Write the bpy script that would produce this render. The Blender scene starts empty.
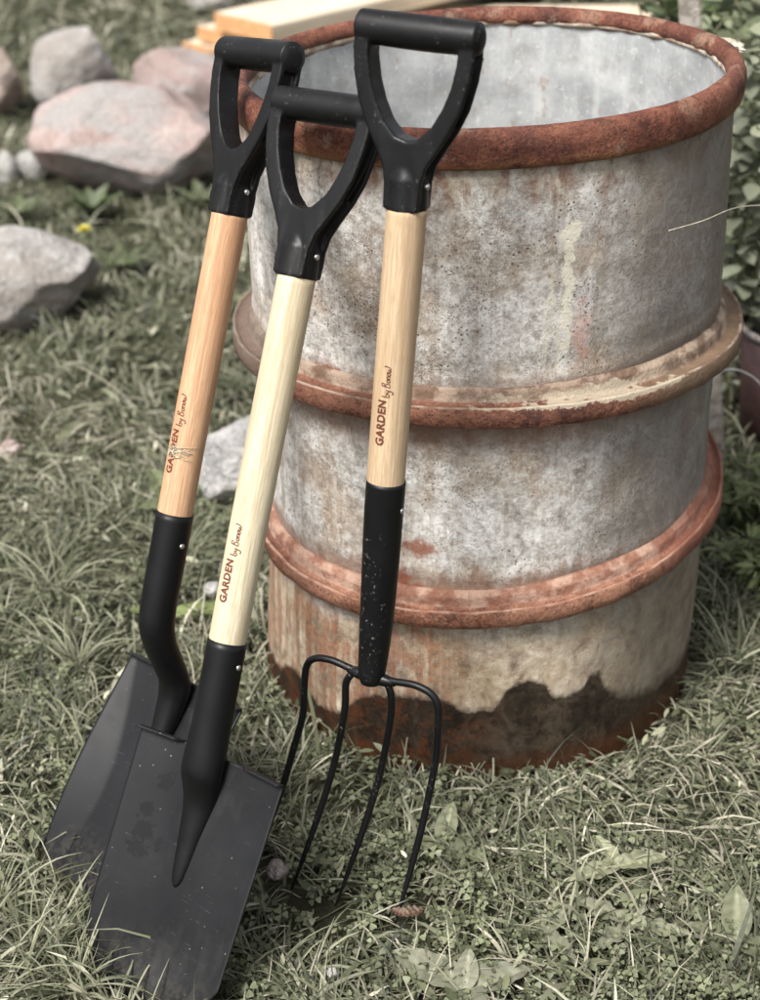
import bpy, bmesh, math, random
import numpy as np
from mathutils import Vector, Matrix, noise as mnoise
R_ = math.radians
random.seed(7); RNG = np.random.default_rng(11)
S = bpy.context.scene; COL = S.collection

# ---------------------------------------------------------------- camera
PITCH, ROLL, YAW = R_(29.0382), R_(-0.863), R_(-4.7606)
cd = bpy.data.cameras.new('camera'); cam = bpy.data.objects.new('camera', cd); COL.objects.link(cam)
fw = Vector((math.sin(YAW)*math.cos(PITCH), math.cos(YAW)*math.cos(PITCH), -math.sin(PITCH)))
rt = fw.cross(Vector((0, 0, 1))).normalized(); up = rt.cross(fw)
r2 = rt*math.cos(ROLL) + up*math.sin(ROLL); u2 = up*math.cos(ROLL) - rt*math.sin(ROLL)
M = Matrix((r2, u2, -fw)).transposed().to_4x4(); M.translation = Vector((0, -2.0152, 1.3594))
cam.matrix_world = M
cd.sensor_fit = 'VERTICAL'; cd.sensor_height = 24.0; cd.lens = 24.0*1579.998/1000.0
cd.clip_start = 0.05; cd.clip_end = 400
cd.dof.use_dof = True; cd.dof.focus_distance = 1.82; cd.dof.aperture_fstop = 2.9
S.camera = cam

# ---------------------------------------------------------------- light
EXPOSURE = 0.86
SUN_EL, SUN_AZ = R_(56), R_(214)          # azimuth clockwise from +Y
w = bpy.data.worlds.new('World'); S.world = w; w.use_nodes = True
nt = w.node_tree; bg = nt.nodes['Background']
sky = nt.nodes.new('ShaderNodeTexSky'); sky.sky_type = 'NISHITA'; sky.sun_disc = False
sky.sun_elevation = SUN_EL; sky.sun_rotation = SUN_AZ; sky.air_density = 1.0; sky.dust_density = 4.0; sky.ozone_density = 0.6
hs = nt.nodes.new('ShaderNodeHueSaturation'); hs.inputs['Saturation'].default_value = 0.18
nt.links.new(sky.outputs[0], hs.inputs['Color']); nt.links.new(hs.outputs[0], bg.inputs[0]); bg.inputs[1].default_value = 0.115
sd = bpy.data.lights.new('sun', 'SUN'); sd.energy = 3.2; sd.angle = R_(18); sd.color = (1.0, 0.965, 0.91)
sun = bpy.data.objects.new('sun', sd); COL.objects.link(sun)
sv = Vector((math.sin(SUN_AZ)*math.cos(SUN_EL), math.cos(SUN_AZ)*math.cos(SUN_EL), math.sin(SUN_EL)))
sun.rotation_euler = sv.to_track_quat('Z', 'Y').to_euler(); sun.location = (-3, -3, 5)
S.view_settings.view_transform = 'Standard'; S.view_settings.look = 'None'
S.view_settings.exposure = EXPOSURE; S.view_settings.gamma = 1
S.render.engine = 'CYCLES'; S.cycles.pixel_filter_width = 1.15

# ---------------------------------------------------------------- object helpers
def tag(o, label=None, cat=None, group=None, kind=None):
    if label: o['label'] = label
    if cat: o['category'] = cat
    if group: o['group'] = group
    if kind: o['kind'] = kind
    return o
def empty(name, loc=(0, 0, 0)):
    o = bpy.data.objects.new(name, None); o.empty_display_size = .05; o.location = loc; COL.objects.link(o); return o
def link_mesh(name, me, mat, parent=None, smooth=True):
    o = bpy.data.objects.new(name, me); COL.objects.link(o)
    if mat: me.materials.append(mat)
    if smooth: me.polygons.foreach_set('use_smooth', [True]*len(me.polygons))
    if parent: o.parent = parent
    return o
def from_bm(name, bm, mat, parent=None, smooth=True):
    me = bpy.data.meshes.new(name); bm.normal_update(); bm.to_mesh(me); bm.free()
    return link_mesh(name, me, mat, parent, smooth)
def pydata(name, vs, fs, mat, parent=None, smooth=True):
    me = bpy.data.meshes.new(name); me.from_pydata([tuple(v) for v in vs], [], fs); me.update()
    return link_mesh(name, me, mat, parent, smooth)
def bake(o):
    "apply the modifiers of an object without operators"
    dg = bpy.context.evaluated_depsgraph_get(); dg.update()
    me = bpy.data.meshes.new_from_object(o.evaluated_get(dg)); old = o.data
    o.modifiers.clear(); o.data = me; me.polygons.foreach_set('use_smooth', [True]*len(me.polygons))
    return o
def grid_faces(n, m, closed):
    f = []
    for i in range(n-1):
        for j in range(m if closed else m-1):
            k = (j+1) % m
            f.append((i*m+j, i*m+k, (i+1)*m+k, (i+1)*m+j))
    return f
def interp(x, xs, ys): return float(np.interp(x, xs, ys))
def catmull(pts, n):
    P = [Vector(p) for p in pts]; P = [P[0]*2-P[1]] + P + [P[-1]*2-P[-2]]; out = []
    for i in range(1, len(P)-2):
        for k in range(n):
            t = k/n; a, b, c, d = P[i-1], P[i], P[i+1], P[i+2]
            out.append(0.5*((2*b)+(c-a)*t+(2*a-5*b+4*c-d)*t*t+(3*b-a-3*c+d)*t**3))
    out.append(P[-2]); return out
def tube(bm, pts, radii, seg=12, cap=True, flat=1.0):
    n = len(pts); rings = []; prev = None
    for i, p in enumerate(pts):
        t = (pts[min(i+1, n-1)]-pts[max(i-1, 0)]).normalized()
        if prev is None:
            a = t.cross(Vector((0, 1, 0)));
            if a.length < .1: a = t.cross(Vector((1, 0, 0)))
        else: a = prev - t*prev.dot(t)
        a.normalize(); prev = a; b = t.cross(a)
        rr = radii[i] if hasattr(radii, '__len__') else radii
        rings.append([bm.verts.new(p + a*rr*math.cos(k*2*math.pi/seg) + b*rr*flat*math.sin(k*2*math.pi/seg)) for k in range(seg)])
    for i in range(n-1):
        for k in range(seg):
            bm.faces.new((rings[i][k], rings[i][(k+1) % seg], rings[i+1][(k+1) % seg], rings[i+1][k]))
    if cap:
        bm.faces.new(rings[0][::-1]); bm.faces.new(rings[-1])
def prism(bm, poly, y0, y1):
    "closed polygon in x,z extruded along y"
    a = [bm.verts.new((x, y0, z)) for x, z in poly]; b = [bm.verts.new((x, y1, z)) for x, z in poly]; n = len(poly)
    bm.faces.new(a); bm.faces.new(b[::-1])
    for i in range(n): bm.faces.new((a[i], b[i], b[(i+1) % n], a[(i+1) % n]))

# ---------------------------------------------------------------- material helpers
class NT:
    def __init__(s, name, rough=.6, metal=0., spec=.4):
        s.m = bpy.data.materials.new(name); s.m.use_nodes = True; s.t = s.m.node_tree; s.p = s.t.nodes['Principled BSDF']
        s.p.inputs['Roughness'].default_value = rough; s.p.inputs['Metallic'].default_value = metal
        s.p.inputs['Specular IOR Level'].default_value = spec
        tc = s.n('ShaderNodeTexCoord'); s.obj = tc.outputs['Object']; s.uv = tc.outputs['UV']
    def n(s, k, **kw):
        x = s.t.nodes.new(k)
        for a, b in kw.items(): setattr(x, a, b)
        return x
    def put(s, sock, v):
        if isinstance(v, bpy.types.NodeSocket): s.t.links.new(v, sock)
        elif isinstance(v, (tuple, list)): sock.default_value = tuple(v) + ((1,) if len(v) == 3 and len(sock.default_value) == 4 else ())
        else: sock.default_value = v
    def math(s, op, a, b=0., c=0.):
        x = s.n('ShaderNodeMath', operation=op); s.put(x.inputs[0], a); s.put(x.inputs[1], b); s.put(x.inputs[2], c); return x.outputs[0]
    def mapv(s, vec, scale=(1, 1, 1), loc=(0, 0, 0)):
        x = s.n('ShaderNodeMapping'); s.put(x.inputs['Vector'], vec); x.inputs['Scale'].default_value = scale; x.inputs['Location'].default_value = loc; return x.outputs[0]
    def noise(s, scale, detail=4, rough=.55, vec=None, dist=0.):
        x = s.n('ShaderNodeTexNoise'); s.put(x.inputs['Vector'], vec if vec is not None else s.obj)
        x.inputs['Scale'].default_value = scale; x.inputs['Detail'].default_value = detail; x.inputs['Roughness'].default_value = rough; x.inputs['Distortion'].default_value = dist
        return x.outputs[0]
    def vor(s, scale, vec=None, out='Distance', feature='F1'):
        x = s.n('ShaderNodeTexVoronoi', feature=feature); s.put(x.inputs['Vector'], vec if vec is not None else s.obj); x.inputs['Scale'].default_value = scale; return x.outputs[out]
    def step(s, v, a, b, lo=0., hi=1.):
        x = s.n('ShaderNodeMapRange', interpolation_type='SMOOTHSTEP'); s.put(x.inputs[0], v)
        for i, q in enumerate((a, b, lo, hi)): s.put(x.inputs[i+1], q)
        return x.outputs[0]
    def ramp(s, v, stops):
        x = s.n('ShaderNodeValToRGB'); s.put(x.inputs[0], v); e = x.color_ramp.elements
        while len(e) < len(stops): e.new(.5)
        for i, (p, c) in enumerate(stops): e[i].position = p; e[i].color = tuple(c)+(1,)
        return x.outputs[0]
    def mix(s, f, a, b, mode='MIX'):
        x = s.n('ShaderNodeMix', data_type='RGBA', blend_type=mode); s.put(x.inputs[0], f); s.put(x.inputs[6], a); s.put(x.inputs[7], b); return x.outputs[2]
    def sep(s, vec):
        x = s.n('ShaderNodeSeparateXYZ'); s.put(x.inputs[0], vec); return x.outputs
    def bump(s, h, strength=.5, dist=.002):
        x = s.n('ShaderNodeBump'); s.put(x.inputs['Height'], h); x.inputs['Strength'].default_value = strength; x.inputs['Distance'].default_value = dist
        s.t.links.new(x.outputs[0], s.p.inputs['Normal'])
    def col(s, c): s.put(s.p.inputs['Base Color'], c); return s
    def rough(s, c): s.put(s.p.inputs['Roughness'], c); return s
    def spot(s, u, v, cu, cv, ru, rv, wob=None, amt=.6, edge=.35):
        "soft mask of an irregular patch around (cu, cv)"
        a = s.math('DIVIDE', s.math('SUBTRACT', u, cu), ru); b = s.math('DIVIDE', s.math('SUBTRACT', v, cv), rv)
        d = s.math('SQRT', s.math('ADD', s.math('MULTIPLY', a, a), s.math('MULTIPLY', b, b)))
        if wob is not None: d = s.math('ADD', d, s.math('MULTIPLY', s.math('SUBTRACT', wob, .5), amt*4))
        return s.step(d, 1+edge*.5, 1-edge*.5)

def mat_barrel():
    t = NT('weathered_zinc', .62, .0, .35); u, v, _ = t.sep(t.uv)
    big = t.noise(5, 5, .6); mid = t.noise(22, 6, .65); fine = t.noise(120, 4, .7)
    streak = t.noise(1, 4, .6, t.mapv(t.obj, (34, 34, 2.2)))
    streak2 = t.noise(1, 3, .6, t.mapv(t.obj, (75, 75, 4)))
    wr = t.noise(85, 5, .62, None, .6); blot = t.noise(38, 5, .62, t.mapv(t.obj, (1, 1, .75)), .8)
    base = t.ramp(t.math('ADD', t.math('ADD', t.math('MULTIPLY', big, .34), t.math('MULTIPLY', mid, .33)), t.math('MULTIPLY', blot, .33)),
                  [(.385, (.17, .15, .13)), (.45, (.36, .335, .31)), (.505, (.54, .525, .50)), (.575, (.72, .71, .69))])
    base = t.mix(t.math('MULTIPLY', t.step(streak, .52, .68), .50), base, (.22, .155, .10))
    fs3 = t.noise(1, 5, .7, t.mapv(t.obj, (150, 150, 6))); base = t.mix(t.math('MULTIPLY', t.step(fs3, .53, .64), .30), base, (.25, .19, .14))
    base = t.mix(t.math('MULTIPLY', t.step(streak2, .5, .66), .28), base, (.64, .625, .60))
    base = t.mix(t.math('MULTIPLY', t.step(t.noise(9, 4, .6, t.mapv(t.obj, (1, 1, 1), (3, 1, 7))), .48, .64), .55), base, (.36, .265, .18))
    base = t.mix(t.step(wr, .52, .64, .0, .45), base, (.25, .205, .165)); base = t.mix(t.step(wr, .46, .34, .0, .35), base, (.72, .70, .67))
    base = t.mix(t.step(fine, .46, .68, .0, .45), base, (.13, .115, .10))
    ck = t.math('MULTIPLY', t.step(t.noise(55, 4, .7, None, 1.5), .53, .50), t.math('MULTIPLY', t.step(t.noise(55, 4, .7, None, 1.5), .47, .50), t.step(t.noise(11, 3), .45, .6)))
    base = t.mix(t.math('MULTIPLY', ck, .55), base, (.10, .07, .05))
    crisp = t.noise(230, 6, .8); zone = t.step(t.noise(7, 4, .6, t.mapv(t.obj, (1, 1, 1), (11, 5, 2))), .40, .60, .35, 1.)
    base = t.mix(t.math('MULTIPLY', t.step(crisp, .545, .60), t.math('MULTIPLY', zone, .45)), base, (.17, .13, .10))
    base = t.mix(t.math('MULTIPLY', t.step(crisp, .455, .40), t.math('MULTIPLY', zone, .38)), base, (.74, .72, .68))
    scab = t.noise(58, 7, .78, t.mapv(t.obj, (1, 1, 1.3), (4, 9, 1)), .3)
    base = t.mix(t.math('MULTIPLY', t.step(scab, .575, .615), .34), base, (.24, .165, .11)); base = t.mix(t.math('MULTIPLY', t.step(scab, .425, .39), .28), base, (.76, .745, .72))
    # pits
    pit = t.vor(150); pm = t.math('MULTIPLY', t.step(pit, .26, .12), t.step(t.noise(9, 3, .6, t.mapv(t.obj, (1, 1, 1), (9, 2, 1))), .52, .60))
    pm2 = t.math('MULTIPLY', t.step(t.vor(330), .30, .18), t.step(t.noise(16, 3, .5, t.mapv(t.obj, (1, 1, 1), (2, 8, 1))), .52, .62))
    pits = t.math('MAXIMUM', pm, pm2)
    base = t.mix(t.math('MULTIPLY', pits, .8), base, (.065, .03, .018))
    shade = t.math('MULTIPLY', t.step(u, .13, .30), t.step(t.noise(6, 5, .65, t.mapv(t.obj, (1, 1, .6), (2, 2, 9))), .36, .6)); base = t.mix(t.math('MULTIPLY', shade, .6), base, t.mix(fine, (.12, .105, .09), (.26, .235, .205)))  # side turned from the sun: patchy shade painted into the wall colour
    # rust bleeding from rim and hoops
    wob = t.math('MULTIPLY', t.math('SUBTRACT', mid, .5), .05); wob2 = t.math('MULTIPLY', t.math('SUBTRACT', streak, .5), .14)
    vz = t.math('ADD', v, t.math('ADD', wob, wob2))
    rim = t.step(vz, .79, .835); base = t.mix(t.math('MULTIPLY', rim, .70), base, t.mix(t.step(blot, .42, .56), (.17, .065, .028), (.33, .27, .19)))
    for z0, z1, k in ((.575, .545, .7), (.50, .535, .55), (.322, .298, .6), (.235, .262, .6)):
        base = t.mix(t.math('MULTIPLY', t.math('MULTIPLY', t.step(vz, z0, z1), t.step(t.math('ABSOLUTE', t.math('SUBTRACT', v, (z1 if k != .7 else .54))), .07, .02)), k), base, t.mix(big, (.10, .07, .05), (.30, .14, .08)))
    # yellow-brown lower band
    low = t.step(vz, .27, .20); base = t.mix(t.math('MULTIPLY', low, .68), base, t.ramp(t.math('MULTIPLY_ADD', mid, .5, t.math('MULTIPLY', blot, .5)), [(.4, (.14, .08, .035)), (.5, (.36, .26, .15)), (.6, (.54, .45, .31))]))
    base = t.mix(t.math('MULTIPLY', t.step(t.math('ADD', u, t.math('MULTIPLY', t.math('SUBTRACT', mid, .5), .3)), .08, .24), .68), base, t.mix(fine, (.06, .05, .04), (.17, .145, .12)))  # right flank darkened at every height, shading put into the colour
    # rust runs at the lower left
    run = t.math('MULTIPLY_ADD', streak2, .35, t.math('MULTIPLY_ADD', blot, .4, t.math('MULTIPLY', big, .25)))
    rr = t.math('MULTIPLY', t.math('MULTIPLY', t.step(vz, .255, .21), t.step(u, .03, -.07)), t.step(run, .45, .53))
    base = t.mix(t.math('MULTIPLY', rr, .72), base, t.mix(t.step(fine, .35, .6), (.085, .020, .010), (.24, .085, .035)))
    rst = (.30, .085, .035); wn = t.noise(70, 4, .6)
    for cu, cv, ru, rv in ((-.081, .349, .021, .014), (-.103, .300, .010, .012), (-.088, .288, .012, .007), (-.2, .58, .016, .005), (-.172, .562, .012, .006)):
        base = t.mix(t.math('MULTIPLY', t.spot(u, v, cu, cv, ru, rv, wn, .8, .9), .8), base, t.mix(fine, (.12, .03, .015), rst))
    base = t.mix(t.math('MULTIPLY', t.spot(u, v, .121, .635, .010, .035, wn, .8, .9), .35), base, (.5, .2, .14))
    # pale cement drips
    for cu, cv, ru, rv, k in ((.106, .762, .013, .012, .95), (.103, .69, .0065, .075, .85), (.084, .675, .004, .04, .5), (.077, .64, .003, .04, .4), (.094, .63, .004, .05, .4)):
        base = t.mix(t.math('MULTIPLY', t.spot(u, v, cu, cv, ru, rv, wn, .9, .3), k), base, (.62, .58, .48))
    # damp band with its own wavy outline
    fc = t.n('ShaderNodeFloatCurve'); t.put(fc.inputs['Value'], t.math('MULTIPLY_ADD', u, 1.0, .5))
    pts = [(-.5, .03), (-.35, .05), (-.30, .075), (-.228, .050), (-.155, .100), (-.10, .118), (-.053, .122), (-.013, .106), (.018, .104), (.034, .122), (.062, .146), (.085, .142), (.105, .116), (.118, .110), (.145, .116), (.163, .134), (.170, .128), (.181, .102), (.195, .086), (.22, .066), (.3, .040), (.5, .025)]
    cv = fc.mapping.curves[0]
    while len(cv.points) < len(pts): cv.points.new(.5, .5)
    for p, (a, b) in zip(cv.points, pts): p.location = (a+.5, b*4); p.handle_type = 'AUTO_CLAMPED'
    fc.mapping.update()
    hh = t.math('MULTIPLY', fc.outputs[0], .25)
    d = t.math('SUBTRACT', t.math('ADD', hh, t.math('ADD', t.math('MULTIPLY', t.math('SUBTRACT', wn, .5), .020), t.math('MULTIPLY', t.math('SUBTRACT', fine, .5), .012))), v)
    wet = t.step(d, t.math('MULTIPLY_ADD', t.step(u, .12, .24), -.03, -.002), .004); tide = t.step(t.math('ABSOLUTE', d), .008, .0)
    base = t.mix(t.math('MULTIPLY', wet, .94), base, t.ramp(t.math('MULTIPLY_ADD', blot, .5, t.math('MULTIPLY', big, .5)), [(.42, (.004, .0025, .002)), (.5, (.012, .008, .005)), (.58, (.036, .025, .016))]))
    base = t.mix(t.math('MULTIPLY', t.math('MULTIPLY', wet, t.step(u, .06, -.04)), t.step(t.noise(30, 6, .75), .46, .56, 0, .7)), base, (.085, .028, .012))
    base = t.mix(t.math('MULTIPLY', tide, .5), base, (.022, .016, .012)); base = t.mix(t.math('MULTIPLY', wet, t.step(scab, .54, .60, 0, .6)), base, (.012, .008, .006)); base = t.mix(t.math('MULTIPLY', wet, t.step(crisp, .57, .63, 0, .4)), base, (.11, .08, .055))
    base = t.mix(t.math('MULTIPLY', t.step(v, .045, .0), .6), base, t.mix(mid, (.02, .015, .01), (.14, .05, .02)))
    t.put(t.p.inputs['Specular IOR Level'], t.math('MULTIPLY_ADD', wet, -.2, .35))
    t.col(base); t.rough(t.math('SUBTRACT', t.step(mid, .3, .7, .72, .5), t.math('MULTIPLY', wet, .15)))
    h = t.math('ADD', t.math('MULTIPLY', mid, 1.0), t.math('MULTIPLY', fine, .35))
    h = t.math('SUBTRACT', h, t.math('MULTIPLY', pits, .35)); h = t.math('SUBTRACT', h, t.math('MULTIPLY', ck, .12))
    h = t.math('ADD', h, t.math('MULTIPLY', blot, .9)); h = t.math('SUBTRACT', h, t.math('MULTIPLY', wr, .5)); h = t.math('SUBTRACT', h, t.math('MULTIPLY', t.step(scab, .56, .62), .35)); h = t.math('ADD', h, t.math('MULTIPLY', crisp, .35))
    t.bump(h, .55, .0032); return t.m
def mat_inside():
    t = NT('bare_zinc_lining', .5, .1)
    c = t.ramp(t.noise(12, 6, .65), [(.35, (.27, .28, .285)), (.5, (.37, .38, .385)), (.66, (.50, .505, .50))])
    c = t.mix(t.step(t.noise(1, 3, .6, t.mapv(t.obj, (26, 26, 2))), .52, .68, 0, .4), c, (.62, .62, .6))
    c = t.mix(t.step(t.noise(220, 2, .6), .6, .75, 0, .35), c, (.2, .2, .2))
    c = t.mix(t.step(t.noise(28, 5, .65), .5, .66, 0, .45), c, (.27, .255, .235)); c = t.mix(t.step(t.noise(45, 5, .7, t.mapv(t.obj, (1, 1, .5), (7, 7, 7))), .6, .68, 0, .5), c, (.28, .17, .10)); c = t.mix(t.step(t.noise(90, 4, .7), .55, .7, 0, .5), c, (.66, .66, .65))
    t.col(c); t.bump(t.noise(60, 4), .3, .001); return t.m
def mat_rust(name, lo, mid_, hi, patch, pk, sc=1.):
    t = NT(name, .68, 0, .3); a = t.noise(26*sc, 6, .65); f = t.noise(190, 4, .7); b = t.noise(7, 4, .6)
    c = t.ramp(t.math('ADD', t.math('MULTIPLY', a, .6), t.math('MULTIPLY', f, .4)), [(.36, lo), (.5, mid_), (.62, hi)])
    c = t.mix(t.math('MULTIPLY', t.step(t.noise(14, 5, .7, t.mapv(t.obj, (1, 1, 1), (5, 3, 2))), .54, .60), pk), c, patch)
    c = t.mix(t.step(b, .46, .62, 0, .5), c, hi)
    c = t.mix(t.math('MULTIPLY', t.step(t.noise(95, 5, .75, None, .4), .50, .62), .6), c, lo); c = t.mix(t.math('MULTIPLY', t.step(t.noise(130, 4, .75, t.mapv(t.obj, (1, 1, 1), (6, 6, 6))), .58, .68), .5), c, hi)
    c = t.mix(t.math('MULTIPLY', t.step(t.vor(210), .30, .14), t.step(t.noise(20, 3), .42, .54)), c, (.04, .015, .011))
    g = t.noise(240, 6, .8); c = t.mix(t.step(g, .54, .60, 0, .55), c, lo); c = t.mix(t.step(g, .455, .40, 0, .4), c, hi)
    t.col(c); t.bump(t.math('ADD', t.noise(60, 5, .6), t.math('ADD', t.math('MULTIPLY', f, .5), t.math('MULTIPLY', g, .4))), .9, .003); return t, c
def mat_simple(name, c0, c1, scale=20, rough=.6, bump=.3, bdist=.002, metal=0, spec=.4):
    t = NT(name, rough, metal, spec); t.col(t.mix(t.step(t.noise(scale, 5, .6), .35, .65), c0, c1)); t.bump(t.noise(scale*3, 4, .6), bump, bdist); return t.m
def mat_wood(name, lo, hi, tint):
    t = NT(name, .55, 0, .3)
    g = t.noise(1, 5, .65, t.mapv(t.obj, (420, 420, 14))); g2 = t.noise(1, 3, .6, t.mapv(t.obj, (900, 900, 60))); b = t.noise(1, 3, .5, t.mapv(t.obj, (45, 45, 3)))
    c = t.mix(t.step(g, .38, .62), lo, hi); c = t.mix(t.step(g2, .5, .66, 0, .5), c, tint); c = t.mix(t.step(b, .4, .65, 0, .45), c, tint)
    t.col(c); t.bump(g2, .25, .0006); return t.m
def mat_paint(name, c, dust, rough=.42, fleck=0., fs=120):
    t = NT(name, rough-.04, 0, .24); f = t.noise(300, 3, .6)
    cc = t.mix(t.step(t.noise(6, 4, .6), .42, .7, 0, .5), c, dust)
    if fleck:
        m = t.math('MULTIPLY', t.step(t.noise(fs, 4, .7), .60, .66), t.step(t.noise(14, 2, .5, t.mapv(t.obj, (2.2, 2.2, 1))), .50, .58))
        cc = t.mix(t.math('MULTIPLY', m, fleck), cc, (.42, .40, .37))
    t.col(cc); t.rough(t.step(t.noise(18, 4, .6), .35, .65, rough-.07, rough+.1)); t.bump(f, .18, .0005); return t.m
def mat_blade(name, smudge=False):
    t = NT(name, .5, .0, .27)
    c = t.mix(t.step(t.noise(7, 4, .6), .4, .7), (.0055, .0058, .0070), (.011, .0115, .0132))
    spk = t.math('MULTIPLY', t.step(t.vor(85), .10, .04), t.step(t.noise(9, 2), .45, .6)); c = t.mix(t.math('MULTIPLY', spk, .6), c, (.35, .34, .3))
    x_, y_, z_ = t.sep(t.obj); dirt = t.math('MULTIPLY', t.step(t.math('ADD', z_, t.math('MULTIPLY', t.math('SUBTRACT', t.noise(26, 5, .7), .5), .12)), .05, -.03), t.step(t.noise(120, 4, .7), .42, .6)); c = t.mix(t.math('MULTIPLY', dirt, .28), c, (.085, .075, .055)); c = t.mix(t.step(t.noise(3, 5, .7, t.mapv(t.obj, (3, 3, 1))), .50, .72, 0, .35), c, (.05, .048, .045))
    scr = t.math('MULTIPLY', t.step(t.noise(1, 3, .7, t.mapv(t.obj, (40, 40, 500))), .66, .72), .18); c = t.mix(scr, c, (.2, .2, .2))
    r = t.step(t.noise(9, 4, .6), .35, .65, .42, .56)
    if smudge:
        x, y, z = t.sep(t.obj); wn = t.noise(130, 4, .7); m = None
        for cx, cz, rx, rz in ((-.064, .146, .014, .013), (-.068, .123, .015, .009), (-.067, .168, .010, .009), (-.052, .205, .010, .012), (-.040, .135, .006, .009)):
            q = t.spot(x, z, cx, cz, rx, rz, wn, .9, .3); m = q if m is None else t.math('MAXIMUM', m, q)
        c = t.mix(t.math('MULTIPLY', m, .75), c, (.002, .002, .002)); r = t.math('ADD', r, t.math('MULTIPLY', m, .2))
    t.col(c); t.rough(r); t.bump(t.noise(420, 2, .5), .12, .0004); return t.m
def mat_rock(name, a, b, c, vein=None):
    t = NT(name, .85, 0, .25); n1 = t.noise(9, 6, .65); n2 = t.noise(60, 5, .7)
    cc = t.ramp(t.math('ADD', t.math('MULTIPLY', n1, .6), t.math('MULTIPLY', n2, .4)), [(.38, a), (.5, b), (.62, c)])
    if vein: cc = t.mix(t.step(t.noise(4, 4, .6, t.mapv(t.obj, (1, 1, 2.4), (4, 4, 4))), .47, .6, 0, .8), cc, vein)
    cc = t.mix(t.step(t.noise(150, 3, .7), .56, .66, 0, .55), cc, (.10, .09, .085)); cc = t.mix(t.step(t.noise(110, 3, .7, t.mapv(t.obj, (1, 1, 1), (3, 3, 3))), .58, .66, 0, .5), cc, (.62, .60, .57))
    t.col(cc); t.bump(t.math('ADD', n1, t.math('MULTIPLY', n2, .7)), 1., .03); return t.m
def mat_leafy(name, tint=(1, 1, 1), rough=.55):
    "colour of each blade or leaf comes from its own tint attribute"
    t = NT(name, rough, 0, .35); a = t.n('ShaderNodeAttribute', attribute_name='tint'); c = t.mix(1., a.outputs['Color'], tint, 'MULTIPLY')
    c = t.mix(t.step(t.noise(160, 3, .6), .45, .7, 0, .35), c, (.16, .15, .09)); t.col(c)
    tr = t.n('ShaderNodeBsdfTranslucent'); t.put(tr.inputs['Color'], c); mx = t.n('ShaderNodeMixShader'); mx.inputs[0].default_value = .20
    t.t.links.new(t.p.outputs[0], mx.inputs[1]); t.t.links.new(tr.outputs[0], mx.inputs[2])
    t.t.links.new(mx.outputs[0], t.t.nodes['Material Output'].inputs['Surface']); return t.m

# ---------------------------------------------------------------- ground
def ground_mat():
    t = NT('turf_soil', .95, 0, .1)
    c = t.ramp(t.noise(2.5, 6, .65), [(.36, (.030, .030, .018)), (.5, (.055, .055, .034)), (.64, (.10, .095, .065))])
    c = t.mix(t.step(t.noise(60, 5, .7), .45, .7, 0, .7), c, (.04, .038, .022))
    t.col(c); t.bump(t.noise(45, 5, .7), 1., .02); return t.m
def gz(x, y):
    return -.022 + .012*mnoise.noise(Vector((x*1.3, y*1.3, 3.1))) * min(1, max(0, (math.hypot(x, y)-.6)))
bm = bmesh.new(); N = 90; vs = []
axx = [math.copysign(abs(t)**2.6*120, t) for t in np.linspace(-1, 1, N)]
for y in axx: vs.append([bm.verts.new((x, y+.3, gz(x, y+.3))) for x in axx])
for i in range(N-1):
    for j in range(N-1): bm.faces.new((vs[i][j], vs[i][j+1], vs[i+1][j+1], vs[i+1][j]))
tag(from_bm('ground', bm, ground_mat()), kind='structure')

# ---------------------------------------------------------------- steel barrel
TX, TY = math.sin(R_(-2.2779)), math.sin(R_(-1.2332))
AX = Vector((TX, TY, 1)).normalized()
def basis(dx=0, dy=0):
    a = Vector((math.sin(R_(-2.2779+dx)), math.sin(R_(-1.2332+dy)), 1)).normalized()
    e1 = Vector((1, 0, -a.x/a.z)).normalized(); return e1, a.cross(e1)*1.0, a
barrel = empty('steel_barrel')
tag(barrel, 'large weathered grey metal barrel with rusty rim and two rusty hoops, open at the top', 'barrel')
def bcx(z): return interp(z, [0, .2683, .5207, .88], [-.0243, -.003, .0003, .0075])
SEG = 192
def lathe(name, prof, mat, z0=0, tilt=(0, 0), dent=.0012, closed=False, seed=0, wob=0.):
    e1, e2, a = basis(*tilt); vs = []; uvs = []
    for (r, z) in prof:
        c = AX*(z0+(0 if tilt != (0, 0) else z)) + (a*z if tilt != (0, 0) else Vector()) + Vector((bcx(z0+z), 0, 0))
        cth = 0
        for k in range(SEG):
            th = k*2*math.pi/SEG; d = (e1*math.cos(th)+e2*math.sin(th))
            nn = mnoise.noise(Vector((d.x*2.1, d.y*2.1, (z0+z)*5+seed)))*dent + mnoise.noise(Vector((d.x*14, d.y*14, (z0+z)*42+seed)))*wob
            vs.append(c + d*(r+nn)); uvs.append((math.atan2(d.x, -d.y)*.315, z0+z))
    fs = grid_faces(len(prof), SEG, True)
    if closed:
        n = len(prof)
        for j in range(SEG): fs.append(((n-1)*SEG+j, (n-1)*SEG+(j+1) % SEG, (j+1) % SEG, j))
    o = pydata(name, vs, fs, mat, barrel)
    ul = o.data.uv_layers.new(name='UVMap')
    for p in o.data.polygons:
        us = [uvs[v][0] for v in p.vertices]; mx = max(us)
        for li, v in zip(p.loop_indices, p.vertices):
            q = uvs[v]; u = q[0] + (2*math.pi*.315 if mx-q[0] > .9 else 0); ul.data[li].uv = (u, q[1])
    return o
def body_r(z): return interp(z, [0, .04, .2, .4, .65, .84, .88], [.3183, .3180, .3135, .3089, .3120, .3105, .309])
zs = np.linspace(-.03, .862, 110); prof = []
for z in zs:
    r = body_r(z)
    for zc, A in ((.315, .0022), (.585, .0022), (.60, -.001), (.335, -.001)): r += A*math.exp(-((z-zc)/.004)**2)
    prof.append((r, float(z)))
prof.append((.303, .864))
lathe('body', prof, mat_barrel(), dent=.004, wob=.0007)
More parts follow.
